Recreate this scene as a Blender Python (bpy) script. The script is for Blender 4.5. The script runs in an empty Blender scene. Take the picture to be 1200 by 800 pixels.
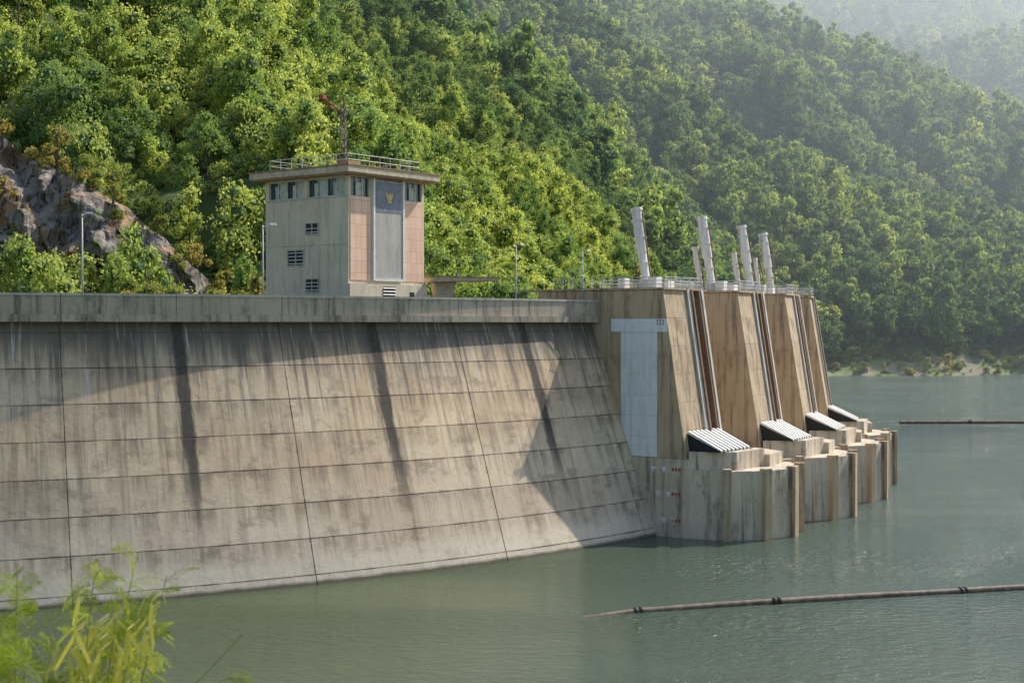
import bpy, bmesh, math, random
import numpy as np
from mathutils import Vector, Matrix
random.seed(7); np.random.seed(7)
sc = bpy.context.scene
D2R = math.radians

# ------------------------------------------------------------------ helpers
class NT:
    def __init__(s, name):
        s.m = bpy.data.materials.new(name); s.m.use_nodes = True
        s.t = s.m.node_tree; s.b = s.t.nodes['Principled BSDF']; s.out = s.t.nodes['Material Output']
    def n(s, ty, **kw):
        nd = s.t.nodes.new(ty)
        for k, v in kw.items(): setattr(nd, k, v)
        return nd
    def l(s, a, b): s.t.links.new(a, b)
    def put(s, sock, v):
        if hasattr(v, 'links'): s.l(v, sock)
        else:
            if isinstance(v, (tuple, list)) and len(v) == 3 and sock.type == 'RGBA': v = (*v, 1)
            sock.default_value = v
    def math(s, op, a, b=0.0, c=0.0, clamp=False):
        nd = s.n('ShaderNodeMath', operation=op); nd.use_clamp = clamp
        s.put(nd.inputs[0], a); s.put(nd.inputs[1], b); s.put(nd.inputs[2], c); return nd.outputs[0]
    def ss(s, v, a, b, c=0.0, d=1.0):
        nd = s.n('ShaderNodeMapRange', interpolation_type='SMOOTHSTEP')
        s.put(nd.inputs[0], v); nd.inputs[1].default_value = a; nd.inputs[2].default_value = b
        nd.inputs[3].default_value = c; nd.inputs[4].default_value = d; return nd.outputs[0]
    def mix(s, f, a, b, mode='MIX'):
        nd = s.n('ShaderNodeMix', data_type='RGBA', blend_type=mode)
        s.put(nd.inputs[0], f); s.put(nd.inputs[6], a); s.put(nd.inputs[7], b); return nd.outputs[2]
    def coord(s, which='Object', scale=(1, 1, 1), loc=(0, 0, 0)):
        tc = s.n('ShaderNodeTexCoord'); mp = s.n('ShaderNodeMapping')
        s.l(tc.outputs[which], mp.inputs[0]); mp.inputs[3].default_value = scale; mp.inputs[1].default_value = loc
        return mp.outputs[0]
    def noise(s, vec, scale, detail=4, rough=.55, dist=0.0):
        nd = s.n('ShaderNodeTexNoise'); s.l(vec, nd.inputs['Vector'])
        nd.inputs['Scale'].default_value = scale; nd.inputs['Detail'].default_value = detail
        nd.inputs['Roughness'].default_value = rough; nd.inputs['Distortion'].default_value = dist
        return nd.outputs[0]
    def bump(s, h, strength=.5, dist=.05):
        nd = s.n('ShaderNodeBump'); nd.inputs['Strength'].default_value = strength
        nd.inputs['Distance'].default_value = dist; s.l(h, nd.inputs['Height']); s.l(nd.outputs[0], s.b.inputs['Normal'])
    def col(s, c): s.put(s.b.inputs['Base Color'], c)
    def rough(s, r): s.put(s.b.inputs['Roughness'], r)

def concrete(name, c1, c2, dark=(.06, .055, .05), streak=.6, bump=.4):
    k = NT(name); o = k.coord('Object')
    big = k.ss(k.noise(o, .25, 5), .35, .65)
    c = k.mix(big, c1, c2)
    st = k.noise(k.coord('Object', (1.6, 1.6, .1)), 1.0, 5, .65)
    c = k.mix(k.math('MULTIPLY', k.ss(st, .46, .70), streak), c, dark)
    st2 = k.noise(k.coord('Object', (.5, .5, .25), (5, 3, 1)), 1.0, 6, .7)
    c = k.mix(k.math('MULTIPLY', k.ss(st2, .52, .66), streak * .6), c, dark)
    fine = k.noise(o, 3.5, 6, .7)
    c = k.mix(k.ss(fine, .3, .75, 0, .35), c, tuple(min(1, v * 1.5) for v in c1))
    k.col(c); k.rough(.9); k.bump(fine, bump, .06); return k.m

def plain(name, c, rough=.6, metal=0.0, var=.25, sc_=2.0):
    k = NT(name); f = k.noise(k.coord('Object'), sc_, 5, .65)
    k.col(k.mix(k.ss(f, .3, .7), tuple(v * (1 - var) for v in c), tuple(min(1, v * (1 + var)) for v in c)))
    k.rough(rough); k.b.inputs['Metallic'].default_value = metal; k.bump(f, .15, .02); return k.m

def link(o): sc.collection.objects.link(o); return o
def empty(name, loc=(0, 0, 0), rz=0.0, parent=None):
    e = bpy.data.objects.new(name, None); e.location = loc; e.rotation_euler = (0, 0, rz); e.empty_display_size = .5
    if parent: e.parent = parent
    return link(e)
def mesh_obj(name, verts, faces, mats, parent=None, smooth=False, midx=None, do_link=True):
    me = bpy.data.meshes.new(name); me.from_pydata([tuple(v) for v in verts], [], [tuple(f) for f in faces])
    for m in (mats if isinstance(mats, (list, tuple)) else [mats]): me.materials.append(m)
    if midx is not None: me.polygons.foreach_set('material_index', np.array(midx, dtype=np.int32))
    if smooth: me.polygons.foreach_set('use_smooth', [True] * len(me.polygons))
    me.update(); o = bpy.data.objects.new(name, me)
    if parent: o.parent = parent
    return link(o) if do_link else o

class Geo:
    """collects shapes into one mesh"""
    def __init__(s): s.v = []; s.f = []
    def add(s, v, f):
        b = len(s.v); s.v += [tuple(x) for x in v]; s.f += [tuple(b + i for i in q) for q in f]; return s
    def box(s, x0, x1, y0, y1, z0, z1):
        return s.add([(x0, y0, z0), (x1, y0, z0), (x1, y1, z0), (x0, y1, z0), (x0, y0, z1), (x1, y0, z1), (x1, y1, z1), (x0, y1, z1)],
                     [(0, 3, 2, 1), (4, 5, 6, 7), (0, 1, 5, 4), (1, 2, 6, 5), (2, 3, 7, 6), (3, 0, 4, 7)])
    def hexa(s, bot, top):   # 4 bottom pts, 4 top pts (ccw)
        return s.add(list(bot) + list(top), [(0, 3, 2, 1), (4, 5, 6, 7), (0, 1, 5, 4), (1, 2, 6, 5), (2, 3, 7, 6), (3, 0, 4, 7)])
    def prism(s, poly, z0, z1):
        n = len(poly)
        return s.add([(x, y, z0) for x, y in poly] + [(x, y, z1) for x, y in poly],
                     [tuple(reversed(range(n))), tuple(range(n, 2 * n))] + [(i, (i + 1) % n, n + (i + 1) % n, n + i) for i in range(n)])
    def tube(s, p0, p1, r0, r1=None, n=10, caps=True):
        r1 = r0 if r1 is None else r1
        p0 = Vector(p0); p1 = Vector(p1); d = (p1 - p0).normalized()
        a = d.orthogonal().normalized(); b = d.cross(a)
        v = [p0 + (a * math.cos(t) + b * math.sin(t)) * r0 for t in [2 * math.pi * i / n for i in range(n)]]
        v += [p1 + (a * math.cos(t) + b * math.sin(t)) * r1 for t in [2 * math.pi * i / n for i in range(n)]]
        f = [(i, (i + 1) % n, n + (i + 1) % n, n + i) for i in range(n)]
        if caps: f += [tuple(reversed(range(n))), tuple(range(n, 2 * n))]
        return s.add(v, f)
    def path(s, pts, r, n=6):
        for a, b, i in zip(pts[:-1], pts[1:], range(len(pts))):
            ra = r[i] if isinstance(r, (list, tuple)) else r; rb = r[i + 1] if isinstance(r, (list, tuple)) else r
            s.tube(a, b, ra, rb, n)
        return s
    def obj(s, name, mat, parent=None, smooth=False, bevel=0):
        o = mesh_obj(name, s.v, s.f, mat, parent, smooth)
        if bevel:
            m = o.modifiers.new('bevel', 'BEVEL'); m.width = bevel; m.segments = 1; m.limit_method = 'ANGLE'
        return o

# numpy value noise
_perm = np.random.RandomState(3).rand(256, 256)
def vn(x, y):
    xi = np.floor(x).astype(int); yi = np.floor(y).astype(int); fx = x - xi; fy = y - yi
    fx = fx * fx * (3 - 2 * fx); fy = fy * fy * (3 - 2 * fy)
    g = lambda a, b: _perm[a % 256, b % 256]
    return (g(xi, yi) * (1 - fx) + g(xi + 1, yi) * fx) * (1 - fy) + (g(xi, yi + 1) * (1 - fx) + g(xi + 1, yi + 1) * fx) * fy
def fbm(x, y, o=4):
    r = 0; a = .5
    for i in range(o): r = r + a * (vn(x + 17 * i, y - 9 * i) - .5); x = x * 2.03; y = y * 2.03; a *= .5
    return r   # ~[-.5,.5]

# ------------------------------------------------------------------ camera, light
CAMZ = 22.5
cam = bpy.data.cameras.new('camera'); co = link(bpy.data.objects.new('camera', cam))
co.location = (0, 0, CAMZ); co.rotation_euler = (D2R(90 - .69), 0, 0)
cam.lens = 50; cam.sensor_width = 36; cam.clip_end = 12000; cam.clip_start = .1
cam.dof.use_dof = True; cam.dof.focus_distance = 150; cam.dof.aperture_fstop = 8
sc.camera = co

PHI, EL = 35.5, 45
sun = bpy.data.lights.new('sun', 'SUN'); sun.energy = 5.0; sun.angle = D2R(.5); sun.color = (1, .95, .85)
so = link(bpy.data.objects.new('sun', sun)); so.location = (100, 100, 200)
sd = Vector((math.cos(D2R(EL)) * math.cos(D2R(PHI)), math.cos(D2R(EL)) * math.sin(D2R(PHI)), math.sin(D2R(EL))))
so.rotation_euler = (-sd).to_track_quat('-Z', 'Y').to_euler()
w = bpy.data.worlds.new('World'); sc.world = w; w.use_nodes = True
sky = w.node_tree.nodes.new('ShaderNodeTexSky'); sky.sky_type = 'NISHITA'; sky.sun_disc = False
sky.sun_elevation = D2R(EL); sky.sun_rotation = D2R(90 - PHI); sky.dust_density = 1.2; sky.air_density = 1.2
bg = w.node_tree.nodes['Background']; bg.inputs[1].default_value = .15
w.node_tree.links.new(sky.outputs[0], bg.inputs[0])
sc.view_settings.view_transform = 'Standard'; sc.view_settings.look = 'None'; sc.view_settings.exposure = 0

# ------------------------------------------------------------------ terrain
CX, CY = -92.4, 240.8           # centre of the dam arch
RID = [  # (points (x,y,h,w)), rounding
    ([(-300, 250, 190, 235), (-200, 280, 165, 235), (-126, 300, 128, 235), (-98, 315, 111, 235), (-79, 330, 92, 225), (-55, 340, 71, 195), (-21, 355, 53, 160), (0, 370, 43, 140), (26, 390, 29, 110), (41, 400, 16, 100), (60, 412, -10, 80)], 10),
    ([(-500, 430, 300, 260), (-200, 470, 205, 260), (-81, 500, 163, 260), (-52, 510, 144, 260), (-25, 520, 125, 250), (13, 540, 111, 240), (40, 560, 93, 230), (80, 580, 64, 200), (112, 600, 36, 150), (136, 615, -3, 120)], 14),
    ([(-500, 730, 420, 205), (-68, 760, 256, 205), (0, 770, 204, 205), (75, 780, 157, 205), (133, 790, 119, 205), (197, 800, 89, 205), (291, 810, 50, 205), (354, 820, 30, 205), (500, 850, 16, 205)], 14),
    ([(-900, 1200, 600, 550), (75, 1250, 382, 550), (150, 1250, 314, 550), (227, 1260, 268, 550), (315, 1280, 241, 550), (475, 1320, 189, 550), (704, 1380, 114, 550), (1000, 1450, 60, 550)], 25),
    ([(250, 1900, 250, 700), (376, 1900, 320, 700), (547, 1900, 355, 700), (684, 1900, 390, 700), (1053, 1950, 490, 700), (1800, 2000, 600, 700)], 30),
    ([(-1800, 3000, 1000, 1700), (-360, 3000, 940, 1700), (360, 3000, 800, 1700), (540, 3000, 720, 1700), (810, 3000, 735, 1700), (1260, 3000, 700, 1700), (2160, 3000, 670, 1700)], 40),
]
def height(x, y):
    x = np.asarray(x, float); y = np.asarray(y, float)
    wx = x + 60 * fbm(x / 140, y / 140, 3) * np.clip(y / 500, .15, 2); wy = y + 60 * fbm(x / 140 + 50, y / 140, 3) * np.clip(y / 500, .15, 2)
    z = np.full(x.shape, -14.0)
    for pts, kk in RID:
        bd = np.full(x.shape, 1e9); bh = np.zeros(x.shape); bw = np.ones(x.shape)
        for (ax, ay, ah, aw), (bx, by, bh_, bw_) in zip(pts[:-1], pts[1:]):
            dx, dy = bx - ax, by - ay
            t = np.clip(((wx - ax) * dx + (wy - ay) * dy) / (dx * dx + dy * dy), 0, 1)
            d = np.hypot(wx - ax - t * dx, wy - ay - t * dy); m = d < bd
            bd = np.where(m, d, bd); bh = np.where(m, ah + t * (bh_ - ah), bh); bw = np.where(m, aw + t * (bw_ - aw), bw)
        d = np.sqrt(bd ** 2 + kk ** 2) - kk
        zz = (bh + 15) * (1 - d / bw) - 15
        gul = np.abs(fbm(x / 70 + kk * 3, y / 160, 3)) * 2
        zz = zz + (gul - .25) * np.clip(d / bw, 0, .5) * np.clip(bh, 0, 400) * .55 * (zz > -5)
        z = np.maximum(z, zz)
    z = z + 5 * fbm(x / 30, y / 30, 3) * np.clip((z + 5) / 20, 0, 1)
    r = np.hypot(x - CX, y - CY); th = np.degrees(np.arctan2(x - CX, -(y - CY)))
    # bench behind the left abutment: ground rises only behind the cliff line
    cl = 18 + 1.7 * np.maximum(0, y - np.interp(x, [-105, -45, -25, 5], [168, 168, 172, 180])); z = np.where((x > -110) & (x < 40) & (y < 250) & (y > 60), np.minimum(z, cl), z)
    z = np.where((x > -38) & (r < 160) & (r > 60) & (y < 260), np.minimum(z, 17 + 1.1 * np.maximum(0, 103 - r)), z)
    mk = np.clip((r - 112) / 14, 0, 1) * ((th > -60) & (th < 82)) * (y > 20)
    z = np.where(mk > 0, np.minimum(z, z * (1 - mk) - 14 * mk), z)
    # shoreline of the reservoir arm behind the intakes
    q = np.maximum((48 + (y - 260) * .265) - x, (y - 618) + 14 * fbm(x / 45, y / 45 + 7, 3)) + 10 * fbm(x / 25, y / 25, 2)
    lim = -1.5 + np.where(q > 0, .30 * q + .008 * q * q, .5 * q)
    z = np.where((y > 200) & (y < 900) & (x > 0), np.minimum(z, np.maximum(lim, -30)), z)
    bank = 20.9 - .78 * np.maximum(y, 0) + .25 * np.maximum(-y, 0) - .12 * np.maximum(x, 0) + .6 * fbm(x / 5, y / 5, 3)
    z = np.where(y < 60, np.maximum(bank, -14), z)
    return z

nx, ny = 300, 380
u = np.linspace(-1, 1, nx); xs = 2600 * np.sinh(3.8 * u) / math.sinh(3.8)
v = np.linspace(0, 1, ny); ys = -150 + 4200 * (np.exp(3.2 * v) - 1) / (math.exp(3.2) - 1)
X, Y = np.meshgrid(xs, ys); Z = height(X, Y)
me = bpy.data.meshes.new('terrain')
idx = np.arange(nx * ny).reshape(ny, nx)
F = np.stack([idx[:-1, :-1], idx[:-1, 1:], idx[1:, 1:], idx[1:, :-1]], -1).reshape(-1, 4)
me.from_pydata(np.stack([X, Y, Z], -1).reshape(-1, 3).tolist(), [], F.tolist())
me.polygons.foreach_set('use_smooth', [True] * len(me.polygons))
k = NT('hillside_ground'); o = k.coord('Object')
geo = k.n('ShaderNodeNewGeometry'); sep = k.n('ShaderNodeSeparateXYZ'); k.l(geo.outputs['Position'], sep.inputs[0])
nz = k.noise(o, .08, 5); nf = k.noise(o, .9, 6, .7)
c = k.mix(k.ss(nz, .35, .65), (.04, .07, .02), (.09, .14, .035))
soil = k.mix(k.ss(nf, .35, .65), (.24, .20, .14), (.44, .38, .29))
soil = k.mix(k.ss(k.noise(o, .12, 4), .42, .55), soil, (.20, .26, .08))
hh = k.math('ADD', sep.outputs[2], k.math('MULTIPLY', nz, -12))
c = k.mix(k.ss(hh, 0, 5), soil, c)
k.col(c); k.rough(.95); k.bump(nf, .8, .6)
me.materials.append(k.m); link(bpy.data.objects.new('terrain', me))

# ------------------------------------------------------------------ water
k = NT('reservoir_water'); o = k.coord('Object', (1, 1, 1))
geo = k.n('ShaderNodeNewGeometry'); sep = k.n('ShaderNodeSeparateXYZ'); k.l(geo.outputs['Position'], sep.inputs[0])
n1 = k.noise(k.coord('Object', (.7, 1.1, 1)), 1.2, 3, .55, .2)
n2 = k.noise(k.coord('Object', (.8, 1.3, 1), (9, 4, 0)), 4.0, 3, .6, .2)
gust = k.ss(k.noise(k.coord('Object', (.4, 1.8, 1)), .02, 4), .40, .60)
h = k.math('ADD', n1, k.math('MULTIPLY', n2, .4))
k.col(k.mix(k.ss(sep.outputs[0], -20, 60), (.075, .100, .052), (.085, .125, .105))); k.b.inputs['IOR'].default_value = 1.34  # green-to-blue tint across x paints reflected hillside and sky into the base colour
k.rough(k.math('ADD', k.ss(sep.outputs[1], 120, 700, .02, .16), k.math('MULTIPLY', gust, .08)))
bmp = k.n('ShaderNodeBump'); bmp.inputs['Distance'].default_value = .42
k.l(k.math('ADD', k.ss(sep.outputs[0], -10, 60, .26, .85), k.math('MULTIPLY', gust, .5)), bmp.inputs['Strength']); k.l(h, bmp.inputs['Height']); k.l(bmp.outputs[0], k.b.inputs['Normal'])
mesh_obj('water', [(-2500, 5, 0), (2500, 5, 0), (2500, 3600, 0), (-2500, 3600, 0)], [(0, 1, 2, 3)], k.m)

# ------------------------------------------------------------------ haze in the valley
k = NT('valley_haze'); k.t.nodes.remove(k.b)
vs = k.n('ShaderNodeVolumeScatter'); vs.inputs['Color'].default_value = (.76, .89, 1, 1); vs.inputs['Density'].default_value = .00038
vs.inputs['Anisotropy'].default_value = .5
k.l(vs.outputs[0], k.out.inputs['Volume'])
Geo().hexa([(-2400, 345, -20), (2500, 345, -20), (2500, 3950, -20), (-2400, 3950, -20)], [(-2400, 345, 160), (2500, 345, 160), (2500, 3950, 1200), (-2400, 3950, 1200)]).obj('haze', k.m)

# ------------------------------------------------------------------ trees
def leafmat(name, dark, mid, lite, trans=.5, hillboost=True):
    k = NT(name); k.t.nodes.remove(k.b)
    oi = k.n('ShaderNodeObjectInfo'); geo = k.n('ShaderNodeNewGeometry')
    big = k.n('ShaderNodeTexNoise'); k.l(oi.outputs['Location'], big.inputs['Vector']); big.inputs['Scale'].default_value = .018; big.inputs['Detail'].default_value = 3
    f = k.math('ADD', k.math('MULTIPLY', k.math('POWER', oi.outputs['Random'], 1.3), .8), k.math('MULTIPLY', k.ss(big.outputs[0], .35, .65), .5))
    if hillboost:
        sp = k.n('ShaderNodeSeparateXYZ'); k.l(oi.outputs['Location'], sp.inputs[0])
        f = k.math('ADD', f, k.ss(sp.outputs[1], 330, 450, .14, -.22))
    cr = k.n('ShaderNodeValToRGB'); k.l(f, cr.inputs[0]); e = cr.color_ramp.elements
    e[0].position = 0; e[0].color = (*dark, 1); e[1].position = 1; e[1].color = (*lite, 1)
    m = e.new(.5); m.color = (*mid, 1)
    c = k.mix(k.ss(geo.outputs['Random Per Island'], 0, 1, 0, .4), cr.outputs[0], tuple(v * .5 for v in mid))
    d = k.n('ShaderNodeBsdfDiffuse'); t = k.n('ShaderNodeBsdfTranslucent'); k.l(c, d.inputs[0])
    tc = k.mix(1.0, c, (1.25, 1.25, .75), 'MULTIPLY'); k.l(tc, t.inputs[0])
    ms = k.n('ShaderNodeMixShader'); ms.inputs[0].default_value = trans
    k.l(d.outputs[0], ms.inputs[1]); k.l(t.outputs[0], ms.inputs[2]); k.l(ms.outputs[0], k.out.inputs[0]); return k.m
M_leaf = leafmat('foliage_leaves', (.13, .23, .12), (.32, .44, .15), (.68, .72, .24))
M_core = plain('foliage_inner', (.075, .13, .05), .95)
M_bark = plain('bark', (.10, .08, .06), .95)

def ico():
    bm = bmesh.new(); bmesh.ops.create_icosphere(bm, subdivisions=1, radius=1)
    v = np.array([x.co[:] for x in bm.verts]); f = [[a.index for a in q.verts] for q in bm.faces]; bm.free(); return v, f
ICV, ICF = ico()
def make_tree(name, seed, H=9.0, R=3.4, nl=11, per=150, ls=.42, upright=1.0, trunkz=.16):
    rs = np.random.RandomState(seed); V = []; Fs = []; MI = []
    g = Geo(); g.tube((0, 0, -1.5), (rs.uniform(-.2, .2), rs.uniform(-.2, .2), H * .45), .18, .1, 5)
    C = []
    for i in range(nl):
        a = rs.uniform(0, 6.28); q = math.sqrt(rs.uniform(0, 1)); zz = rs.uniform(trunkz, .88)
        rad = R * .78 * q * (1.15 - .9 * max(0, zz - .45) * 1.6)
        C.append((math.cos(a) * rad, math.sin(a) * rad, H * zz, R * rs.uniform(.16, .44)))
    for c in C[:3]: g.tube((0, 0, H * .4), c[:3], .08, .03, 4)
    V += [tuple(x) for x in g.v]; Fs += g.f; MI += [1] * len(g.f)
    for (cx, cy, cz, r) in C:
        b = len(V); jj = 1 + rs.uniform(-.25, .25, len(ICV))
        V += [tuple(x) for x in (ICV * jj[:, None] * r * .62 * np.array([1, 1, .85 * upright]) + (cx, cy, cz))]
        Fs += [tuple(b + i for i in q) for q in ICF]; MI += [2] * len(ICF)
        n = rs.normal(size=(per, 3)); n /= np.linalg.norm(n, axis=1)[:, None]
        lump = 1 + .22 * np.sin(n[:, :1] * 5 + cx * 3) * np.sin(n[:, 2:3] * 6 + cy * 3)
        p = n * r * lump * rs.uniform(.60, 1.40, (per, 1)) * np.array([1, 1, .85 * upright]) + (cx, cy, cz)
        keep = np.ones(per, bool)
        for (ax, ay, az, ar) in C:
            if (ax, ay) != (cx, cy): keep &= np.linalg.norm(p - (ax, ay, az), axis=1) > ar * .68
        p = p[keep]; n = n[keep]
        nn = n + rs.normal(size=n.shape) * .6; nn /= np.linalg.norm(nn, axis=1)[:, None]
        t = np.cross(nn, rs.normal(size=n.shape)); t /= np.linalg.norm(t, axis=1)[:, None]; bt = np.cross(nn, t)
        s = ls * rs.uniform(.6, 1.4, (len(p), 1))
        for a_, b_, c_, d_ in zip(p + t * s * .5, p + bt * s * .32, p - t * s * .5 - nn * s * .15, p - bt * s * .32):
            b = len(V); V += [tuple(a_), tuple(b_), tuple(c_), tuple(d_)]; Fs.append((b, b + 1, b + 2, b + 3)); MI.append(0)
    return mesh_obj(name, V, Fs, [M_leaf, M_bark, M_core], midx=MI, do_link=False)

def forest(name, protos, P, S, seed):
    rs = np.random.RandomState(seed)
    col = bpy.data.collections.new(name + '_species')
    for p in protos: col.objects.link(p)
    me = bpy.data.meshes.new(name); me.from_pydata(P.tolist(), [], [])
    n = len(P); print(name, n)
    a = me.attributes.new('rot', 'FLOAT_VECTOR', 'POINT'); R = np.zeros((n, 3)); R[:, 2] = rs.uniform(0, 6.28, n); R[:, :2] = rs.normal(0, .06, (n, 2)); a.data.foreach_set('vector', R.ravel())
    a = me.attributes.new('scl', 'FLOAT_VECTOR', 'POINT'); SS = np.stack([S * rs.uniform(.85, 1.2, n), S * rs.uniform(.85, 1.2, n), S * rs.uniform(.75, 1.4, n)], 1); a.data.foreach_set('vector', SS.ravel())
    a = me.attributes.new('idx', 'INT', 'POINT'); a.data.foreach_set('value', rs.randint(0, len(protos), n).astype(np.int32))
    ob = link(bpy.data.objects.new(name, me))
    ng = bpy.data.node_groups.new(name, 'GeometryNodeTree')
    ng.interface.new_socket('Geometry', in_out='INPUT', socket_type='NodeSocketGeometry'); ng.interface.new_socket('Geometry', in_out='OUTPUT', socket_type='NodeSocketGeometry')
    N = ng.nodes; gi = N.new('NodeGroupInput'); go = N.new('NodeGroupOutput'); ip = N.new('GeometryNodeInstanceOnPoints')
    ci = N.new('GeometryNodeCollectionInfo'); ci.inputs['Collection'].default_value = col; ci.inputs['Separate Children'].default_value = True; ci.inputs['Reset Children'].default_value = True
    ip.inputs['Pick Instance'].default_value = True
    def na(nm, ty):
        q = N.new('GeometryNodeInputNamedAttribute'); q.data_type = ty; q.inputs[0].default_value = nm; return q.outputs[0]
    L = ng.links; L.new(gi.outputs[0], ip.inputs['Points']); L.new(ci.outputs[0], ip.inputs['Instance'])
    L.new(na('idx', 'INT'), ip.inputs['Instance Index']); L.new(na('rot', 'FLOAT_VECTOR'), ip.inputs['Rotation']); L.new(na('scl', 'FLOAT_VECTOR'), ip.inputs['Scale'])
    L.new(ip.outputs[0], go.inputs[0])
    md = ob.modifiers.new('scatter', 'NODES'); md.node_group = ng
    return ob

def scatter(n, y0, y1, rs, zmin=7, smin=.8, smax=1.3):
    y = np.sqrt(rs.uniform(y0 ** 2, y1 ** 2, n)); x = y * rs.uniform(-.46, .46, n)
    z = height(x, y); ok = z > zmin
    r = np.hypot(x - CX, y - CY); ok &= ~((r > 108) & (r < 150) & (y < 250))
    # only plant slopes that can be seen from somewhere around the viewpoint
    top = z + 22 + 12 * smax
    for f in np.linspace(.35, .98, 40):
        ok &= height(x * f, y * f) < CAMZ + (top - CAMZ) * f
    P = np.stack([x, y, z - .6], 1)[ok]; return P, (smin + (smax - smin) * rs.uniform(0, 1, len(P)) ** 1.6)
rs = np.random.RandomState(5)
hi = [make_tree('broadleaf_a', 1, per=170, ls=.36), make_tree('broadleaf_b', 2, 10, 3.0, 12, 170, .36, 1.1), make_tree('broadleaf_c', 3, 7, 3.6, 10, 180, .38),
      make_tree('bamboo_clump', 4, 10, 2.6, 15, 150, .42, 1.6), make_tree('broadleaf_d', 6, 8, 3.8, 14, 160, .36), make_tree('tall_tree', 8, 13, 3.4, 12, 160, .38, .8, .45)]
P, S = scatter(8000, 150, 440, rs, 3, .45, 1.3)
forest('hillside_trees', hi, P, S, 1)
lo = [make_tree('forest_tree_a', 11, 9, 3.6, 10, 60, .72), make_tree('forest_tree_b', 12, 11, 3.3, 11, 60, .72), make_tree('forest_tree_c', 13, 8, 4.0, 10, 65, .75), make_tree('forest_tree_d', 14, 13, 3.8, 12, 60, .8, .9, .3)]
P1, S1 = scatter(18000, 440, 930, rs, 5, .6, 1.8)
m_ = ~((P1[:, 0] > 150) & (P1[:, 1] < 720) & (P1[:, 2] < 11)); P1 = P1[m_]; S1 = S1[m_]
P2, S2 = scatter(18000, 930, 1600, rs, 7, 1.0, 2.3)
P3, S3 = scatter(14000, 1600, 3100, rs, 7, 2.0, 4.0)
forest('distant_forest', lo, np.concatenate([P1, P2, P3]), np.concatenate([S1, S2, S3]), 2)

# ------------------------------------------------------------------ dam
def pol(r, th, z=0): t = D2R(th); return (CX + r * math.sin(t), CY - r * math.cos(t), z)
dam = empty('dam')
def frad(z): return 140 - .371 * z
joints = [24.2 + 8.45 * i for i in range(-3, 4)]
ths = []
gw = math.degrees(.045 / 135)
for t in np.arange(-2, 50.2, .55):
    if min(abs(t - j) for j in joints) > .12: ths.append((t, 0))
for j in joints: ths += [(j - gw, 0), (j, 1), (j + gw, 0)]
ths.append((50.4, 0))
for t in np.arange(51, 112, 1.5): ths.append((t, 0))
ths.sort()
lifts = [18.8 - 3.0 * i for i in range(0, 8)]; zs = [(22.9, 0), (20.8, 0)]
for q in lifts: zs += [(q + .045, 0), (q, 1), (q - .045, 0), (q - 1.5, 0)]
zs.sort(); V = []; UV = []
for (z, gz) in zs:
    for (t, gt) in ths:
        wob = .05 * float(fbm(np.array(t * 1.3), np.array(z * .25), 3))
        V.append(pol(frad(z) + wob - (.06 if (gz or gt) else 0), t, z)); UV.append((D2R(t) * 135, z))
n = len(ths); Fc = [(j * n + i, j * n + i + 1, (j + 1) * n + i + 1, (j + 1) * n + i) for j in range(len(zs) - 1) for i in range(n - 1)]
k = NT('dam_concrete')
uvn = k.n('ShaderNodeUVMap'); uvn.uv_map = 'arc'; sp = k.n('ShaderNodeSeparateXYZ'); k.l(uvn.outputs[0], sp.inputs[0])
U, Zc = sp.outputs[0], sp.outputs[1]
def uvmap(sx, sy, ox=0):
    mp = k.n('ShaderNodeMapping'); k.l(uvn.outputs[0], mp.inputs[0]); mp.inputs[3].default_value = (sx, sy, 1); mp.inputs[1].default_value = (ox, 0, 0); return mp.outputs[0]
big = k.noise(uvmap(.09, .16), 1, 5, .6)
c = k.mix(k.ss(big, .35, .65), (.72, .51, .32), (.86, .67, .46))
c = k.mix(k.ss(Zc, 14, 1), c, k.mix(k.ss(big, .3, .7), (.68, .54, .41), (.82, .68, .52)))
pu = k.math('FLOOR', k.math('DIVIDE', k.math('SUBTRACT', U, D2R(24.2) * 135), D2R(8.45) * 135)); pz = k.math('FLOOR', k.math('DIVIDE', k.math('SUBTRACT', Zc, .8), 3))
cb = k.n('ShaderNodeCombineXYZ'); k.l(pu, cb.inputs[0]); k.l(pz, cb.inputs[1]); wn = k.n('ShaderNodeTexWhiteNoise'); k.l(cb.outputs[0], wn.inputs[0])
c = k.mix(k.math('MULTIPLY', wn.outputs[0], .35), c, (.42, .33, .24))
blot = k.noise(uvmap(.35, .5), 1, 6, .7)
c = k.mix(k.ss(blot, .50, .66, 0, .65), c, (.32, .235, .165))
st = k.noise(uvmap(1.3, .07), 1, 6, .7)
c = k.mix(k.math('MULTIPLY', k.ss(st, .46, .66), k.ss(Zc, 2, 20, .35, .9)), c, (.22, .17, .125))
fr = k.math('FRACT', k.math('DIVIDE', k.math('SUBTRACT', Zc, .8), 3.0))
st2 = k.noise(uvmap(.8, .02, 7), 1, 6, .75)
c = k.mix(k.math('MULTIPLY', k.ss(fr, .2, 1), k.ss(st2, .40, .66, 0, .8)), c, (.23, .17, .12))
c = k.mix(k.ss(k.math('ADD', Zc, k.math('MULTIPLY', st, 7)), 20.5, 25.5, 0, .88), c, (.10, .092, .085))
st3 = k.noise(uvmap(1.8, .10, 3), 1, 6, .75)
c = k.mix(k.math('MULTIPLY', k.ss(st3, .54, .68), k.ss(Zc, 12, 21, .10, .8)), c, (.80, .78, .74))
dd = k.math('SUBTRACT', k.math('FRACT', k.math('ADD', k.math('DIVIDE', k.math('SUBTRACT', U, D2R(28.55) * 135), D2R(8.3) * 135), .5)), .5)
dm = k.math('ABSOLUTE', k.math('ADD', k.math('MULTIPLY', dd, 19.7), k.math('MULTIPLY', k.math('SUBTRACT', k.noise(uvmap(.9, .25), 1, 6, .7), .5), 1.6)))
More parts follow.
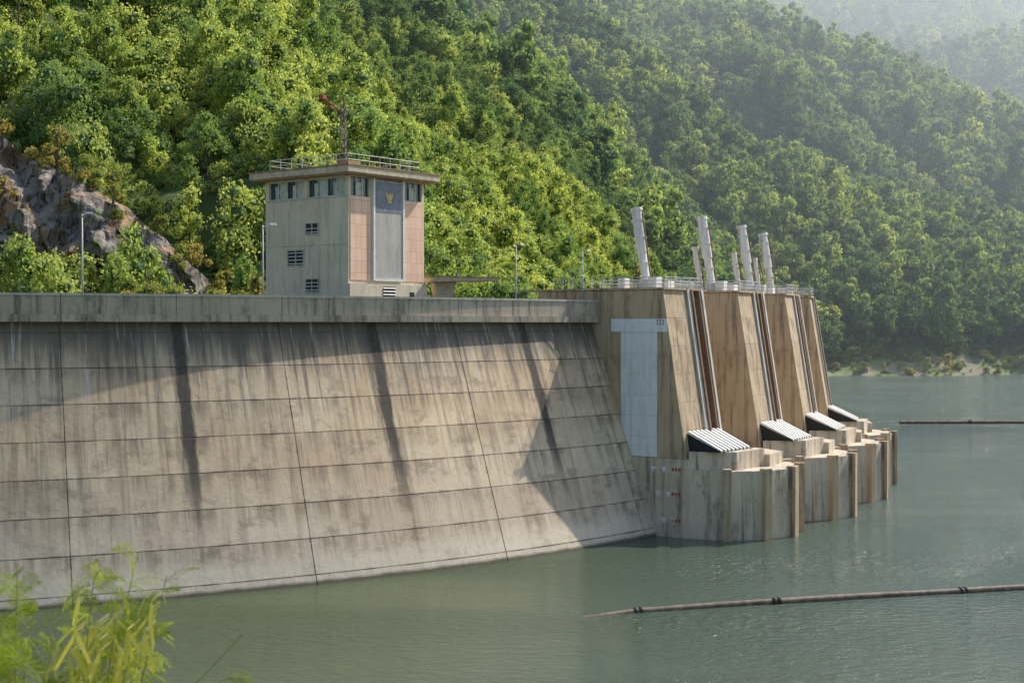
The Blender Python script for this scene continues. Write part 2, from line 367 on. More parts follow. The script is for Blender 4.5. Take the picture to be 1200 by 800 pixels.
sm = k.math('MULTIPLY', k.ss(dm, .85, .35), k.ss(k.math('ADD', Zc, k.math('MULTIPLY', st, 9)), 7, 17))
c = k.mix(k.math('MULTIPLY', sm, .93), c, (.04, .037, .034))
c = k.mix(k.ss(k.math('ADD', Zc, k.math('MULTIPLY', blot, 2)), 4.2, 2.4, 0, .5), c, (.78, .69, .56))
c = k.mix(k.ss(k.math('ADD', Zc, k.math('MULTIPLY', blot, .5)), .75, .35), c, (.10, .09, .06))
ju = k.math('MULTIPLY', k.math('ABSOLUTE', k.math('SUBTRACT', k.math('FRACT', k.math('ADD', k.math('DIVIDE', k.math('SUBTRACT', U, D2R(24.2) * 135), D2R(8.45) * 135), .5)), .5)), D2R(8.45) * 135)
jz = k.math('MULTIPLY', k.math('ABSOLUTE', k.math('SUBTRACT', k.math('FRACT', k.math('ADD', k.math('DIVIDE', k.math('SUBTRACT', Zc, .8), 3.0), .5)), .5)), 3.0)
jj = k.math('MAXIMUM', k.ss(ju, .09, .03), k.ss(jz, .09, .03))
c = k.mix(k.math('MULTIPLY', jj, k.ss(blot, .35, .6, .15, .75)), c, (.08, .065, .055))
fine = k.noise(k.coord('Object'), 2.5, 6, .7)
c = k.mix(k.ss(fine, .3, .7, 0, .2), c, (.26, .21, .17))
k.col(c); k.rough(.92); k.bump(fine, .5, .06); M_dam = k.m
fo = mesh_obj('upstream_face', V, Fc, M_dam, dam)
ul = fo.data.uv_layers.new(name='arc')
lv = np.zeros(len(fo.data.loops), np.int32); fo.data.loops.foreach_get('vertex_index', lv)
ul.data.foreach_set('uv', np.array(UV)[lv].ravel())

M_par = concrete('parapet_concrete', (.40, .335, .26), (.49, .42, .33), (.085, .07, .055), .9)
M_cap = concrete('coping_concrete', (.46, .43, .38), (.54, .50, .44), (.12, .11, .1), .5)
M_asph = plain('asphalt', (.05, .05, .05), .9)
def ring(g, r0, r1, z0, z1, t0, t1, step=.8):
    m = max(1, int(round((t1 - t0) / step)))
    for i in range(m):
        a = t0 + (t1 - t0) * i / m; b = t0 + (t1 - t0) * (i + 1) / m
        base = [pol(r0, a), pol(r0, b), pol(r1, b), pol(r1, a)]
        g.hexa([(p[0], p[1], z0) for p in base], [(p[0], p[1], z1) for p in base])
    return g
g = Geo(); gc = Geo(); gl = Geo()
t = 24.2 - 8.45 * 3
while t < 50:
    e = min(t + 4.225, 50.3); ring(g, 132.05, 132.5, 23.35, 24.93, t + .012, e - .012); ring(gc, 131.98, 132.6, 24.93, 25.15, t + .012, e - .012)
    ring(gl, 121, 132.75, 22.72, 23.35, t + .006, e - .006); t += 4.225
ring(gl, 121, 131.6, 22.72, 23.35, 50.31, 112); ring(g, 121.2, 121.6, 23.35, 24.6, -2, 33.0); ring(g, 121.2, 121.6, 23.35, 24.6, 41.0, 100)
for o_, nm, mt in ((g, 'parapet', M_par), (gc, 'coping', M_cap), (gl, 'crest_slab', M_par)): o_.obj(nm, mt, dam)
ring(Geo(), 121.7, 131.9, 23.354, 23.37, -2, 108).obj('crest_road', M_asph, dam)
ring(Geo(), 116, 121.0, -14, 22.7, -2, 112, 2).obj('downstream_body', M_par, dam)

# ------------------------------------------------------------------ control building
M_ct = concrete('building_concrete', (.64, .54, .41), (.74, .64, .49), (.22, .19, .15), .5)
M_eave = plain('eave_concrete', (.58, .47, .34), .85)
M_eave2 = plain('eave_edge', (.36, .22, .13), .85)
k = NT('pink_panels'); oo = k.coord('Object', (1, 1, 1)); br = k.n('ShaderNodeTexBrick'); 
mpp = k.n('ShaderNodeMapping'); k.l(oo, mpp.inputs[0]); mpp.inputs[2].default_value = (D2R(90), 0, 0)
k.l(mpp.outputs[0], br.inputs[0]); br.offset = 0; br.inputs['Scale'].default_value = 1; br.inputs['Brick Width'].default_value = .9; br.inputs['Row Height'].default_value = 1.2
br.inputs['Mortar Size'].default_value = .02; br.inputs['Color1'].default_value = (.92, .62, .46, 1); br.inputs['Color2'].default_value = (.84, .54, .39, 1); br.inputs['Mortar'].default_value = (.55, .34, .24, 1)
k.col(k.mix(k.ss(k.noise(k.coord('Object', (2, 2, .3)), 1.2, 5), .45, .75, 0, .4), br.outputs[0], (.5, .32, .24))); k.rough(.8); M_pink = k.m
M_grey = concrete('grey_panel', (.46, .43, .39), (.54, .50, .45), (.24, .22, .2), .5)
M_white = plain('white_paint', (.80, .78, .75), .6, var=.1)
k = NT('window_glass'); k.col((.05, .08, .10)); k.rough(.08); k.b.inputs['IOR'].default_value = 1.6; M_glass = k.m
M_blind = plain('window_blind', (.50, .52, .46), .7)
M_dark = plain('dark_opening', (.025, .025, .025), .8)
M_frame = plain('window_frame', (.60, .58, .52), .6)
M_blue = plain('blue_plaque', (.20, .22, .26), .6); M_gold = plain('gold_emblem', (.55, .40, .16), .5, .2)
M_red = plain('red_paint', (.35, .08, .05), .6); M_steel = plain('galvanised_steel', (.45, .46, .47), .5, .6)
M_rail = plain('railing_paint', (.55, .55, .54), .5); M_mast = plain('mast_paint', (.16, .13, .12), .6)

A_, B_ = 11.2, 11.9
tw = empty('control_building', (-16.1, 140, 0), D2R(52))
g = Geo().box(0, A_, 0, B_, 8, 35.2)
g.obj('walls', M_ct, tw)
g = Geo()
for (a0, a1, b0, b1) in [(0, .35, 0, .35), (A_ - .35, A_, .0, .35), (0, .35, B_ - .5, B_), (0, .3, 5.7, 6.25), (A_ - .4, A_, B_ - .5, B_), (3.0, 3.3, 0, .3), (7.9, 8.2, 0, .3)]:
    g.box(a0, a1, b0, b1, 35.2, 37.2)
g.box(0, A_, 0, B_, 37.1, 37.2)
g.obj('window_storey_piers', M_ct, tw)
Geo().box(.3, A_ - .3, .3, B_ - .3, 35.2, 37.1).obj('glazing', M_glass, tw)
g = Geo(); gb = Geo()
for s0, s1 in ((.35, 5.7), (6.25, B_ - .5)):
    m = 4; wv = (s1 - s0) / m
    for i in range(m + 1): g.box(.12, .2, s0 + i * wv - .05, s0 + i * wv + .05, 35.2, 37.1)
    g.box(.11, .21, s0, s1, 35.2, 35.3); g.box(.11, .21, s0, s1, 36.98, 37.1)
    for i in range(m):
        gb.box(.235, .27, s0 + i * wv + .08, s0 + (i + (.5 if i % 2 else 1)) * wv - .08, 35.3, 36.98 - (.35 if i % 2 else 0))
for s0, s1 in ((.35, 3.0), (8.2, A_ - .35)):
    for i in range(4): xx = s0 + (s1 - s0) * i / 3; g.box(xx - .04, xx + .04, .12, .2, 35.2, 37.1)
    gb.box(s0 + .9, s0 + 1.7, .235, .27, 35.3, 36.6)
g.obj('window_frames', M_frame, tw); gb.obj('blinds', M_blind, tw)
Geo().box(.25, 3.15, -.06, -.003, 26.9, 35.15).box(8.05, A_ - .2, -.06, -.003, 26.9, 35.15).obj('pink_cladding', M_pink, tw)
Geo().box(3.55, 7.65, -.22, -.003, 27.1, 37.0).obj('emblem_panel', M_grey, tw)
Geo().box(3.3, 3.54, -.3, -.003, 26.9, 37.1).box(7.66, 7.9, -.3, -.003, 26.9, 37.1).box(3.54, 7.66, -.3, -.003, 26.85, 27.09).obj('panel_frame', M_white, tw)
Geo().box(3.7, 7.5, -.26, -.223, 33.8, 36.8).obj('blue_plaque', M_blue, tw)
gg = Geo(); ex, ez = 5.6, 35.2
for sgn in (-1, 1):
    gg.add([(ex, -.30, ez + .25), (ex + sgn * .45, -.30, ez + .65), (ex + sgn * .6, -.30, ez + .3), (ex + sgn * .3, -.30, ez - .1), (ex, -.30, ez - .3)], [(0, 1, 2, 3, 4)])
gg.add([(ex - .12, -.32, ez + .4), (ex, -.32, ez + .75), (ex + .12, -.32, ez + .4), (ex + .12, -.32, ez - .4), (ex - .12, -.32, ez - .4)], [(0, 1, 2, 3, 4)])
gg.add([(ex - .4, -.31, ez - .45), (ex + .4, -.31, ez - .45), (ex + .2, -.31, ez - .2), (ex - .2, -.31, ez - .2)], [(0, 1, 2, 3)])
gg.obj('emblem', M_gold, tw)
Geo().box(-.12, A_ + .12, -.35, -.003, 23.0, 26.55).obj('plinth', M_ct, tw)
gd = Geo(); gs = Geo(); gf = Geo()
for (b0, b1, z0, z1) in ((4.2, 5.9, 31.6, 32.6), (6.3, 8.5, 28.5, 29.95), (4.2, 5.9, 25.8, 27.0)):
    gd.box(-.02, -.004, b0, b1, z0, z1)
    for (q0, q1, w0, w1) in ((b0 - .1, b1 + .1, z1, z1 + .1), (b0 - .1, b1 + .1, z0 - .12, z0), (b0 - .1, b0, z0, z1), (b1, b1 + .1, z0, z1)): gf.box(-.12, -.004, q0, q1, w0, w1)
    gf.box(-.11, -.021, (b0 + b1) / 2 - .05, (b0 + b1) / 2 + .05, z0, z1)
    m = int((z1 - z0) / .36)
    for i in range(m): zz = z0 + .1 + i * .36; gs.add([(-.10, b0, zz), (-.10, b1, zz), (-.03, b1, zz + .1), (-.03, b0, zz + .1)], [(0, 1, 2, 3)])
gd.box(4.6, 6.4, -.37, -.353, 24.4, 26.3)
gd.box(8.6, 9.3, -.37, -.353, 24.9, 25.8)
for i in range(6): gs.add([(4.6, -.44, 24.5 + i * .32), (6.4, -.44, 24.5 + i * .32), (6.4, -.38, 24.6 + i * .32), (4.6, -.38, 24.6 + i * .32)], [(0, 1, 2, 3)])
gd.obj('louvre_openings', M_dark, tw); gs.obj('louvre_slats', M_frame, tw); gf.obj('louvre_frames', M_cap, tw)
Geo().box(-.05, -.004, 0, B_, 35.05, 35.19).box(-.03, -.004, 0, B_, 30.4, 30.46).obj('string_course', M_cap, tw)
Geo().box(-1.2, A_ + 1.2, -1.2, B_ + 1.2, 37.35, 38.0).obj('roof_slab', M_eave, tw, bevel=.05)
Geo().box(-1.0, A_ + 1.0, -1.0, B_ + 1.0, 37.202, 37.345).box(-1.28, A_ + 1.28, -1.28, B_ + 1.28, 38.0, 38.12).obj('roof_edge', M_eave2, tw)
g = Geo()
def rail(g, pts, z, hgt=1.05, step=1.6, r=.035, rails=(1.0, .55)):
    for a, b in zip(pts[:-1], pts[1:]):
        a = Vector((*a, 0)); b = Vector((*b, 0)); L = (b - a).length; m = max(1, round(L / step))
        for i in range(m + 1):
            p = a + (b - a) * i / m; g.tube((p.x, p.y, z), (p.x, p.y, z + hgt), r, n=5)
        for q in rails: g.tube((a.x, a.y, z + hgt * q), (b.x, b.y, z + hgt * q), r, n=5)
rail(g, [(.3, .3), (A_ - .3, .3), (A_ - .3, B_ - .3), (.3, B_ - .3), (.3, .3)], 38.12, 1.25, 1.6, .03)
g.obj('roof_railing', M_rail, tw)
Geo().box(5, 8, 5.5, 8.5, 38.12, 39.1).box(1.6, 3.4, 1.6, 3.2, 38.12, 38.9).obj('rooftop_hatch', M_eave2, tw)
g = Geo(); mx, my = 3.2, 3.8; legs = [(mx + .5 * math.cos(q), my + .5 * math.sin(q)) for q in (0, 2.094, 4.189)]
for lx, ly in legs: g.tube((lx, ly, 38.12), (mx + (lx - mx) * .55, my + (ly - my) * .55, 45.0), .05, n=5)
for i in range(9):
    for q in range(3):
        f0 = 1 - .45 * i / 9; f1 = 1 - .45 * (i + 1) / 9; a = legs[q]; b = legs[(q + 1) % 3]
        g.tube((mx + (a[0] - mx) * f0, my + (a[1] - my) * f0, 38.12 + i * .76), (mx + (b[0] - mx) * f1, my + (b[1] - my) * f1, 38.12 + (i + 1) * .76), .03, n=4)
g.obj('antenna_mast', M_mast, tw)
g = Geo(); g.tube((mx, my, 43.9), (mx - 1.0, my + 2.0, 45.6), .09, n=5).tube((mx, my, 43.0), (mx - 1.0, my + 2.0, 45.6), .06, n=5).tube((mx, my, 45.5), (mx - .4, my + .9, 44.9), .05, n=5)
g.tube((mx, my, 45), (mx, my, 45.7), .06, n=5).box(mx - 1.25, mx - .7, my + 1.7, my + 2.3, 45.45, 45.85).tube((mx, my, 44.4), (mx + .9, my - .9, 44.7), .06, n=5)
g.obj('mast_jib', M_red, tw)
g = Geo(); g.tube((A_ - 1, 1.2, 38.12), (A_ - 1, 1.2, 40), .04, n=5).tube((7, B_ - 1, 38.12), (7, B_ - 1, 40.4), .03, n=5); g.obj('aerials', M_steel, tw)

# canopy shelter next to the building
cp = empty('canopy_shelter', (-5.6, 151.5, 0), D2R(20))
Geo().hexa([(-3.6, -2.4, 26.95), (3.6, -2.4, 27.1), (3.6, 2.4, 27.1), (-3.6, 2.4, 26.95)], [(-3.7, -2.5, 27.4), (3.7, -2.5, 27.4), (3.7, 2.5, 27.4), (-3.7, 2.5, 27.4)]).obj('roof_slab', M_eave, cp)
Geo().box(-3.76, 3.76, -2.56, 2.56, 27.4, 27.5).obj('roof_edge', M_eave2, cp)
Geo().hexa([(-2.4, -.5, 23.4), (-1.5, -.5, 23.4), (-1.5, .5, 23.4), (-2.4, .5, 23.4)], [(-3.0, -.8, 26.95), (-.6, -.8, 26.98), (-.6, .8, 26.98), (-3.0, .8, 26.95)]).obj('column', M_eave, cp)

def lamp(th, h, arm, r=130.6):
    p = pol(r, th, 23.37); e = empty('street_lamp', p, D2R(th))
    g = Geo().tube((0, 0, 0), (0, 0, .9), .14, .11, 8).tube((0, 0, .9), (0, 0, h), .10, .055, 8)
    if arm: g.tube((0, 0, h - .3), (arm * .5, -.3, h + .1), .05, .04, 6).tube((arm * .5, -.3, h + .1), (arm, -.5, h + .12), .04, .04, 6)
    g.obj('pole', M_rail, e, True)
    x = arm if arm else 0
    Geo().hexa([(x - .1, -.7, h + .0), (x + .6, -.7, h), (x + .6, -.35, h), (x - .1, -.35, h)], [(x, -.65, h + .18), (x + .5, -.65, h + .18), (x + .5, -.4, h + .18), (x, -.4, h + .18)]).obj('lamp_head', M_frame, e)
lamp(25.1, 8.6, .3); lamp(32.2, 8.2, .5); lamp(45.3, 7.4, 0); lamp(50.1, 7.2, 0)

# ------------------------------------------------------------------ intake towers
M_ic = concrete('intake_concrete', (.47, .345, .225), (.56, .44, .30), (.125, .09, .065), 1.0)
M_ib = concrete('intake_base_concrete', (.56, .47, .36), (.66, .56, .44), (.16, .13, .095), 1.0)
M_rust = concrete('rusty_guide', (.24, .15, .10), (.30, .20, .14), (.09, .06, .045), .7)
M_gd = concrete('guide_concrete', (.56, .52, .46), (.64, .60, .54), (.2, .16, .12), .8)
M_board = concrete('gauge_board_paint', (.80, .80, .80), (.85, .85, .85), (.46, .46, .45), .5, .1)
M_cyl = concrete('hoist_paint', (.78, .76, .72), (.84, .82, .78), (.30, .18, .11), .8, .1)
TOP = 26.2
def rf(z): return 9.2 + (TOP - z) * .158
cylr = [4.6, 4.4, 4.0, 3.8]
for i in range(4):
    th0 = 50.2 + 7.0 * i; gx, gy, _ = pol(131.5, th0)
    it = empty('intake_tower', (gx, gy, 0), D2R(th0 + 3.5 - 90))
    zb = 8.3
    g = Geo(); zz = zb; hs = 2.98
    while zz < TOP - .1:
        z1 = min(zz + hs, TOP)
        g.hexa([(-7, 0, zz), (rf(zz), 0, zz), (rf(zz), 4.7, zz), (-7, 4.7, zz)], [(-7, 0, z1 - .03), (rf(z1 - .03), 0, z1 - .03), (rf(z1 - .03), 4.7, z1 - .03), (-7, 4.7, z1 - .03)])
        zz = z1
    g.obj('pier', M_ic, it)
    Geo().hexa([(-7, .03, zb), (rf(zb) - .03, .03, zb), (rf(zb) - .03, 4.67, zb), (-7, 4.67, zb)], [(-7, .03, TOP - .1), (rf(TOP) - .03, .03, TOP - .1), (rf(TOP) - .03, 4.67, TOP - .1), (-7, 4.67, TOP - .1)]).obj('pier_joint_fill', M_ic, it)
    Geo().hexa([(-7, 4.7, zb), (rf(zb) - 1.3, 4.7, zb), (rf(zb) - 1.3, 8.2, zb), (-7, 8.2, zb)], [(-7, 4.7, TOP - .05), (rf(TOP) - 1.3, 4.7, TOP - .05), (rf(TOP) - 1.3, 8.2, TOP - .05), (-7, 8.2, TOP - .05)]).obj('gate_bay_wall', M_ic, it)
    def sl(g, s0, s1, off0, off1, z0=9.0, z1=TOP + .1):
        g.hexa([(rf(z0) + off0, s0, z0), (rf(z0) + off1, s0, z0), (rf(z0) + off1, s1, z0), (rf(z0) + off0, s1, z0)], [(rf(z1) + off0, s0, z1), (rf(z1) + off1, s0, z1), (rf(z1) + off1, s1, z1), (rf(z1) + off0, s1, z1)])
    g = Geo(); sl(g, 4.75, 5.35, -1.5, .25); sl(g, 7.75, 8.15, -1.5, .35); g.obj('guide_rail_concrete', M_gd, it)
    g = Geo(); sl(g, 5.38, 5.7, -1.5, .45); sl(g, 7.35, 7.72, -1.5, .25); sl(g, 5.75, 7.3, -1.28, -1.1)
    g.obj('gate_guides', M_rust, it)
    g = Geo()
    for q in range(9): z_ = 10 + q * 1.9; g.box(rf(z_) - 1.2, rf(z_) - .2, 5.72, 7.33, z_, z_ + .18)
    g.obj('guide_braces', M_rust, it)
    Geo().box(-9, 2.6, 8.25, 16.2, 24.6, TOP - .12).box(-9, rf(TOP) + .25, -.12, 8.3, TOP + .003, TOP + .22).obj('deck', M_ic, it)
    Geo().hexa([(-3, 8.25, -10), (6.8, 8.25, -10), (6.8, 16, -10), (-3, 16, -10)], [(-3, 8.25, 24.5), (1.4, 8.25, 24.5), (1.4, 16, 24.5), (-3, 16, 24.5)]).obj('back_wall', M_ic, it)
    Geo().box(-2, 12.35, -.18, 15.8, -10, zb - .02).obj('foot_wall', M_ib, it)
    cx_, cy_, R_ = 12.3, 8.0, 8.1
    pl = [(cx_ + R_ * math.cos(D2R(a)), cy_ + R_ * math.sin(D2R(a))) for a in range(-90, 91, 30)]
    Geo().prism(pl, -10, 7.2).obj('half_round_base', M_ib, it)
    g = Geo()
    for a in range(-60, 61, 30):
        a_ = D2R(a); ca, sa = math.cos(a_), math.sin(a_); w2 = .42
        P4 = [(cx_ + q * ca - e * sa, cy_ + q * sa + e * ca) for q, e in ((R_ - .5, -w2), (R_ + .55, -w2), (R_ + .55, w2), (R_ - .5, w2))]
        g.prism(P4, -10, 7.45)
    g.obj('base_ribs', M_ic, it)
    Geo().prism([(cx_ + .003, cy_ - 7.9), (cx_ + 4.2, cy_ - 5.2), (cx_ + 4.6, cy_ + .5), (cx_ + .003, cy_ + .5)], 7.2, 9.1).obj('upper_step', M_ib, it)
    Geo().prism([(cx_ + .003, cy_ + .52), (cx_ + 5.2, cy_ + .52), (cx_ + 4.6, cy_ + 5.0), (cx_ + .003, cy_ + 7.6)], 7.2, 8.5).obj('lower_step', M_ib, it)
    g = Geo(); r0, r1, z0, z1 = rf(11) + .1, 15.6, 11.2, 9.25
    for q in range(8):
        s_ = 1.0 + q * .88
        g.hexa([(r0, s_, z0 - .3), (r1, s_, z1 - .15), (r1, s_ + .42, z1 - .15), (r0, s_ + .42, z0 - .3)], [(r0, s_, z0), (r1, s_, z1 + .1), (r1, s_ + .42, z1 + .1), (r0, s_ + .42, z0)])
    g.obj('trash_rack_bars', M_white, it)
    Geo().hexa([(r0, .9, 9.1), (r1, .9, 9.12), (r1, 8.0, 9.12), (r0, 8.0, 9.1)], [(r0, .9, z0 - .35), (r1, .9, z1 - .02), (r1, 8.0, z1 - .02), (r0, 8.0, z0 - .35)]).obj('trash_rack_gap_shade', M_dark, it)  # near-black fill under the bars, painting in the shade of the gaps
    def cyl(r, s, ztop, rad, nm):
        dr = -.158; zb_ = TOP + .22; g = Geo(); P = lambda z: (r + (z - zb_) * dr, s, z)
        g.tube(P(zb_), P(zb_ + 1.0), rad * 1.35, rad * 1.35, 16).tube(P(zb_ + 1.0), P(ztop - 1.5), rad * .78, rad * .78, 16).tube(P(zb_ + (ztop - zb_) * .45), P(ztop - 1.4), rad, rad, 16)
        g.tube(P(ztop - 1.5), P(ztop - 1.3), rad * 1.2, rad * 1.2, 16).tube(P(ztop - 1.3), P(ztop - .3), rad * .95, rad * .95, 16).tube(P(ztop - .3), P(ztop), rad * 1.2, rad * 1.1, 16)
        for q in (.3, .62): zq = zb_ + (ztop - zb_) * q; g.tube(P(zq), P(zq + .18), rad * 1.2, rad * 1.2, 16)
        g.obj(nm, M_cyl, it, False)
        a = P(zb_ + .2); b = P(ztop - .6); Geo().tube((a[0] + rad * 1.35, a[1] - .2, a[2]), (b[0] + rad * 1.35, b[1] - .2, b[2]), .09, n=6).tube((a[0] - rad * 1.3, a[1] - .2, a[2]), (b[0] - rad * 1.3, b[1] - .2, b[2] - 2), .06, n=6).obj(nm + '_oil_pipe', M_rust, it)
    cyl(cylr[i], 4.4, 35.4, .60, 'hoist_cylinder')
    if i: cyl(cylr[i] - 1.8, 5.4, 31.9, .38, 'bypass_cylinder')
    g = Geo().box(cylr[i] + .8, cylr[i] + 1.9, 3.2, 4.4, TOP + .22, TOP + 1.5).box(cylr[i] - 3.2, cylr[i] - 2.3, 3.4, 4.5, TOP + .22, TOP + 1.4).box(cylr[i] + 2.2, cylr[i] + 2.8, 4.2, 5.6, TOP + .22, TOP + 1.0)
    g.obj('hydraulic_cabinets', M_white, it, bevel=.04)
    g = Geo(); rt = rf(TOP) + .1
    rail(g, [(-5, .05), (rt, .05), (rt, 8.2), (-4, 8.2)], TOP + .22, 1.15, 1.3, .04, (1, .66, .33)); rail(g, [(2.4, 8.3), (2.4, 16)], TOP - .12, 1.15, 1.3, .04)
    g.obj('deck_railing', M_rail, it)
    if i == 0:
        gb = Geo(); z_ = 8.35
        while z_ < 21.6: gb.box(4.0, 8.5, -.06, -.004, z_, min(z_ + 2.2, 21.7) - .02); z_ += 2.2
        gb.box(2.7, 9.75, -.06, -.004, 21.7, 23.1); gb.obj('gauge_board', M_board, it)
        gt = Geo()
        for q, (xo) in enumerate((8.4, 8.75, 9.1)):
            gt.box(xo, xo + .22, -.07, -.061, 22.45, 22.52).box(xo + .15, xo + .22, -.07, -.061, 22.52, 22.9).box(xo, xo + .22, -.07, -.061, 22.9, 22.97)
        gt.obj('gauge_numerals', M_dark, it)
        gt = Geo(); gr = Geo()
        for zq in (7.4, 4.8, 2.0):
            for xo in (7.6 + (8 - zq) * .25, 9.0 + (8 - zq) * .2):
                gt.add([(xo, -.2, zq), (xo + .7, -.2, zq), (xo + .35, -.2, zq - .6)], [(0, 1, 2)])
            for q in range(3): xo = 10.4 + q * .4; gr.box(xo, xo + .26, -.2, -.183, zq - .4, zq - .06)
        gt.obj('level_marks', M_white, it); gr.obj('level_numerals', M_red, it)

# ------------------------------------------------------------------ floating booms
M_boom = plain('boom_pipe', (.17, .12, .085), .7, var=.5, sc_=1.2)
def boom(name, pts, r):
    e = empty(name, (0, 0, 0)); g = Geo(); gj = Geo()
    for a, b in zip(pts[:-1], pts[1:]):
        a = Vector(a); b = Vector(b); d = (b - a).normalized(); m = max(1, int((b - a).length / 2.0)); P = []
        for q in range(m + 1):
            p = a + (b - a) * q / m; P.append((p.x + .05 * math.sin(q * .9), p.y + .10 * math.sin(q * .4), p.z + .02 * math.sin(q * .7)))
        for p_, q_ in zip(P[:-1], P[1:]):
            e_ = (Vector(q_) - Vector(p_)).normalized() * .04; g.tube(Vector(p_) - e_, Vector(q_) + e_, r, n=14, caps=False)
        gj.tube(b - d * .45, b - d * .3, r * 1.3, n=14); gj.tube(b + d * .0, b + d * .15, r * 1.3, n=14)
    g.obj('pipe', M_boom, e, True); gj.obj('coupling_flanges', M_dark, e)
boom('floating_boom', [(4.8, 109.2, -.32), (10, 111.2, .02), (21.5, 114.6, .12), (38, 119.2, .12), (58, 124.5, .1)], .29)
boom('floating_boom', [(88, 322, .2), (104, 322.5, .25), (122, 323, .22), (150, 322, .2)], .5)

# ------------------------------------------------------------------ rock outcrop
nu, nv = 150, 46; V = []
k = NT('cliff_rock'); o = k.coord('Object'); vo = k.n('ShaderNodeTexVoronoi'); k.l(k.coord('Object', (1, 1, .45)), vo.inputs[0]); vo.inputs['Scale'].default_value = .55
nn = k.noise(o, .5, 7, .7)
c = k.mix(k.ss(nn, .35, .65), (.17, .15, .14), (.38, .33, .29)); c = k.mix(k.ss(k.noise(o, .22, 4), .5, .62), c, (.38, .24, .14))
c = k.mix(k.ss(k.noise(k.coord('Object', (1, 1, .3)), 1.4, 5, .7), .50, .62), c, (.05, .045, .045))
c = k.mix(k.ss(k.noise(o, .35, 5, .6), .60, .66), c, (.10, .16, .04))
k.col(c); k.rough(.95); k.bump(k.math('ADD', nn, vo.outputs[0]), 1.0, .8)
for j in range(nv):
    f = j / (nv - 1)
    for i in range(nu):
        x = -104 + 72 * i / (nu - 1)
        top = float(np.interp(x, [-104, -62, -57, -50, -44, -40, -36, -32], [56, 46, 42, 39, 35, 32, 28, 22]))
        z = 18 + (top - 18) * f
        y = 155 + 12 * f ** 1.15
        a = abs(float(fbm(np.array(x / 5.0), np.array(z / 7.0 + 9), 4))) * 2; b = float(fbm(np.array(x / 2.2 + 40), np.array(z / 2.6), 3))
        c2 = math.floor((x * .8 + z * .5 + 6 * float(fbm(np.array(x / 9.), np.array(z / 9.), 2))) / 2.2) % 3
        V.append((x + b * 1.2, y + 7 * a - 3.4 * b - c2 * 1.0, z + b * .8))
Fc = [(j * nu + i, j * nu + i + 1, (j + 1) * nu + i + 1, (j + 1) * nu + i) for j in range(nv - 1) for i in range(nu - 1)]
mesh_obj('rock_outcrop', V, Fc, k.m)
M_shr = leafmat('shrub_leaves', (.16, .22, .06), (.34, .38, .11), (.56, .44, .16), .5, False)
M_keep = M_leaf; M_leaf = M_shr
sh = [make_tree('ledge_shrub_a', 21, 2.4, 1.5, 7, 90, .26), make_tree('ledge_shrub_b', 22, 3.2, 1.4, 8, 90, .26)]
M_leaf = M_keep
rr = np.random.RandomState(9); PP = []
for q in range(44):
    i = rr.randint(0, nu); j = int(nv * rr.uniform(.05, .99) ** .6) if rr.rand() < .5 else nv - 1
    j = min(j, nv - 1); PP.append(V[j * nu + i])
for q in range(64): PP.append((rr.uniform(-42, -24) if q > 7 else rr.uniform(-62, -46), rr.uniform(151, 155), rr.uniform(21, 24.0)))
forest('ledge_shrubs', sh, np.array(PP), rr.uniform(.5, 1.3, len(PP)), 3)
PS, SS_ = scatter(9000, 560, 720, rr, .4, .5, 1.8)
m_ = (PS[:, 2] < 12) & (PS[:, 0] > 120); PS = PS[m_]; SS_ = SS_[m_]
forest('shore_scrub', sh, PS, SS_, 4)

# ------------------------------------------------------------------ foreground shrub
fs = empty('foreground_shrub')
k = NT('shrub_leaflets'); k.t.nodes.remove(k.b); ge = k.n('ShaderNodeNewGeometry')
c = k.mix(ge.outputs['Random Per Island'], (.16, .24, .02), (.44, .50, .05))
d = k.n('ShaderNodeBsdfDiffuse'); t_ = k.n('ShaderNodeBsdfTranslucent'); k.l(c, d.inputs[0]); k.l(k.mix(1.0, c, (1.4, 1.4, .5), 'MULTIPLY'), t_.inputs[0]); ms = k.n('ShaderNodeMixShader'); ms.inputs[0].default_value = .5
k.l(d.outputs[0], ms.inputs[1]); k.l(t_.outputs[0], ms.inputs[2]); k.l(ms.outputs[0], k.out.inputs[0]); M_lf = k.m
k = NT('seed_pod'); k.t.nodes.remove(k.b); c = k.mix(k.noise(k.coord('Object'), 20, 3), (.72, .62, .06), (.95, .88, .25))
d = k.n('ShaderNodeBsdfDiffuse'); t_ = k.n('ShaderNodeBsdfTranslucent'); k.l(c, d.inputs[0]); k.l(c, t_.inputs[0]); ms = k.n('ShaderNodeMixShader'); ms.inputs[0].default_value = .5
k.l(d.outputs[0], ms.inputs[1]); k.l(t_.outputs[0], ms.inputs[2]); k.l(ms.outputs[0], k.out.inputs[0]); M_pod = k.m
M_stem = plain('shrub_stem', (.38, .36, .10), .7)
rr = random.Random(4); gs = Geo(); gl = Geo(); gp = Geo()
def bez(a, b, c, n=9): return [a * (1 - q) ** 2 + b * 2 * q * (1 - q) + c * q * q for q in [i / n for i in range(n + 1)]]
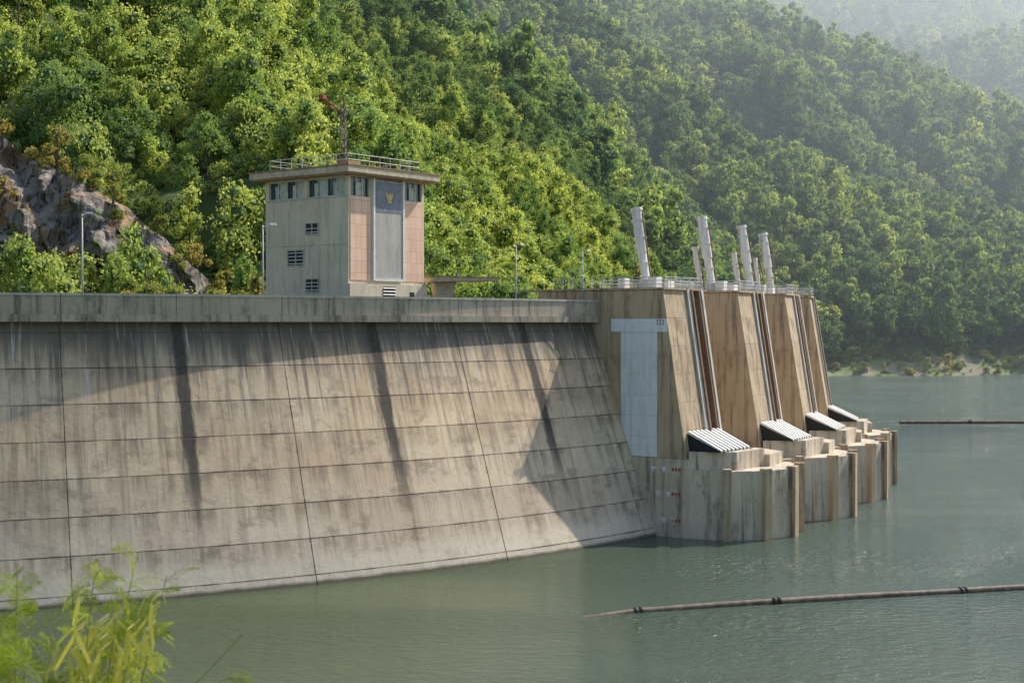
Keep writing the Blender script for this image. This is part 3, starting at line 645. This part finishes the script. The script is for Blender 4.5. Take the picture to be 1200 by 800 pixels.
def leaf(p, d, L):
    d = d.normalized(); side = d.cross(Vector((rr.uniform(-.6, .6), rr.uniform(-1, .2), rr.uniform(.1, 1)))).normalized(); up = side.cross(d)
    pts = bez(p, p + d * L * .5 + Vector((0, 0, L * .1)), p + d * L + Vector((0, 0, -L * .3)), 6); gs.path(pts, .001, 4)
    for q in range(1, 7):
        for sg in (-1, 1):
            base = pts[q]; pd = (side * sg + d * .7 + Vector((0, 0, -.3))).normalized(); pl = L * .42 * (1 - .4 * abs(q - 3) / 3)
            m = 7; ldir = pd.cross(up).normalized()
            for w_ in range(m):
                c0 = base + pd * pl * (w_ + .8) / m
                for s2 in (-1, 1):
                    tip = c0 + (ldir * s2 + pd * .7).normalized() * .0070; wv = pd * .0013
                    gl.add([c0 - wv, tip * .55 + c0 * .45 - wv * 1.1, tip, tip * .55 + c0 * .45 + wv * 1.3], [(0, 1, 2, 3)])
def P3(px, py, y=4.5): return Vector(((px) / 370.0 * y / 4.5, y, 22.5 - py / 370.0 * y / 4.5))
root = Vector((-1.75, 4.3, 17.4))
tips = [(-440, 272, 4.5), (-405, 295, 4.5), (-490, 290, 4.4), (-415, 345, 4.6), (-580, 285, 4.2), (-560, 330, 4.3), (-500, 340, 4.5), (-450, 365, 4.55), (-600, 350, 4.1), (-540, 375, 4.4), (-470, 320, 4.6), (-620, 390, 4.2), (-585, 380, 4.4), (-430, 320, 4.4), (-520, 400, 4.4), (-480, 395, 4.5), (-600, 310, 4.3), (-465, 345, 4.35), (-435, 390, 4.4)]
for (px, py, yy) in tips:
    tp = P3(px, py, yy); mid = (root + tp) / 2 + Vector((rr.uniform(-.15, .1), 0, .5)); pts = bez(root, mid, tp, 14)
    gs.path(pts, [.012 - .0105 * i / 14 for i in range(15)], 5)
    for q in range(18):
        s_ = rr.uniform(.86, 1.0); i = int(s_ * 14); p = pts[min(i, 13)].lerp(pts[min(i + 1, 14)], s_ * 14 - i if i < 14 else 1)
        leaf(p, Vector((rr.uniform(-1, 1), rr.uniform(-.8, .8), rr.uniform(-.3, .9))), rr.uniform(.055, .12))
    if px > -540:
        for q in range(11):
            s_ = rr.uniform(.88, .99); i = int(s_ * 14); p = pts[i].lerp(pts[i + 1], s_ * 14 - i)
            L = rr.uniform(.08, .16); dx = rr.uniform(-.07, .07); a = p + Vector((0, -.14, 0)); b = a + Vector((dx, rr.uniform(-.04, .02), -L)); wv = Vector((.0055, .003, 0))
            m1 = a.lerp(b, .2); m2 = a.lerp(b, .75) + Vector((dx * .3, 0, 0)); gp.add([a, m1 - wv, m2 - wv, b, m2 + wv, m1 + wv], [(0, 1, 2, 3, 4, 5)])
            gs.tube(p, a, .001, n=4)
gs.path(bez(P3(-380, 430), P3(-350, 400), P3(-315, 362), 6), .002, 4).path(bez(P3(-345, 420), P3(-335, 412), P3(-312, 415), 5), .0018, 4).path([root, P3(-420, 520), P3(-380, 430)], .004, 4)
leaf(P3(-335, 415), Vector((1, 0, .1)), .07)
gs.obj('stems', M_stem, fs); gl.obj('leaflets', M_lf, fs); gp.obj('seed_pods', M_pod, fs)
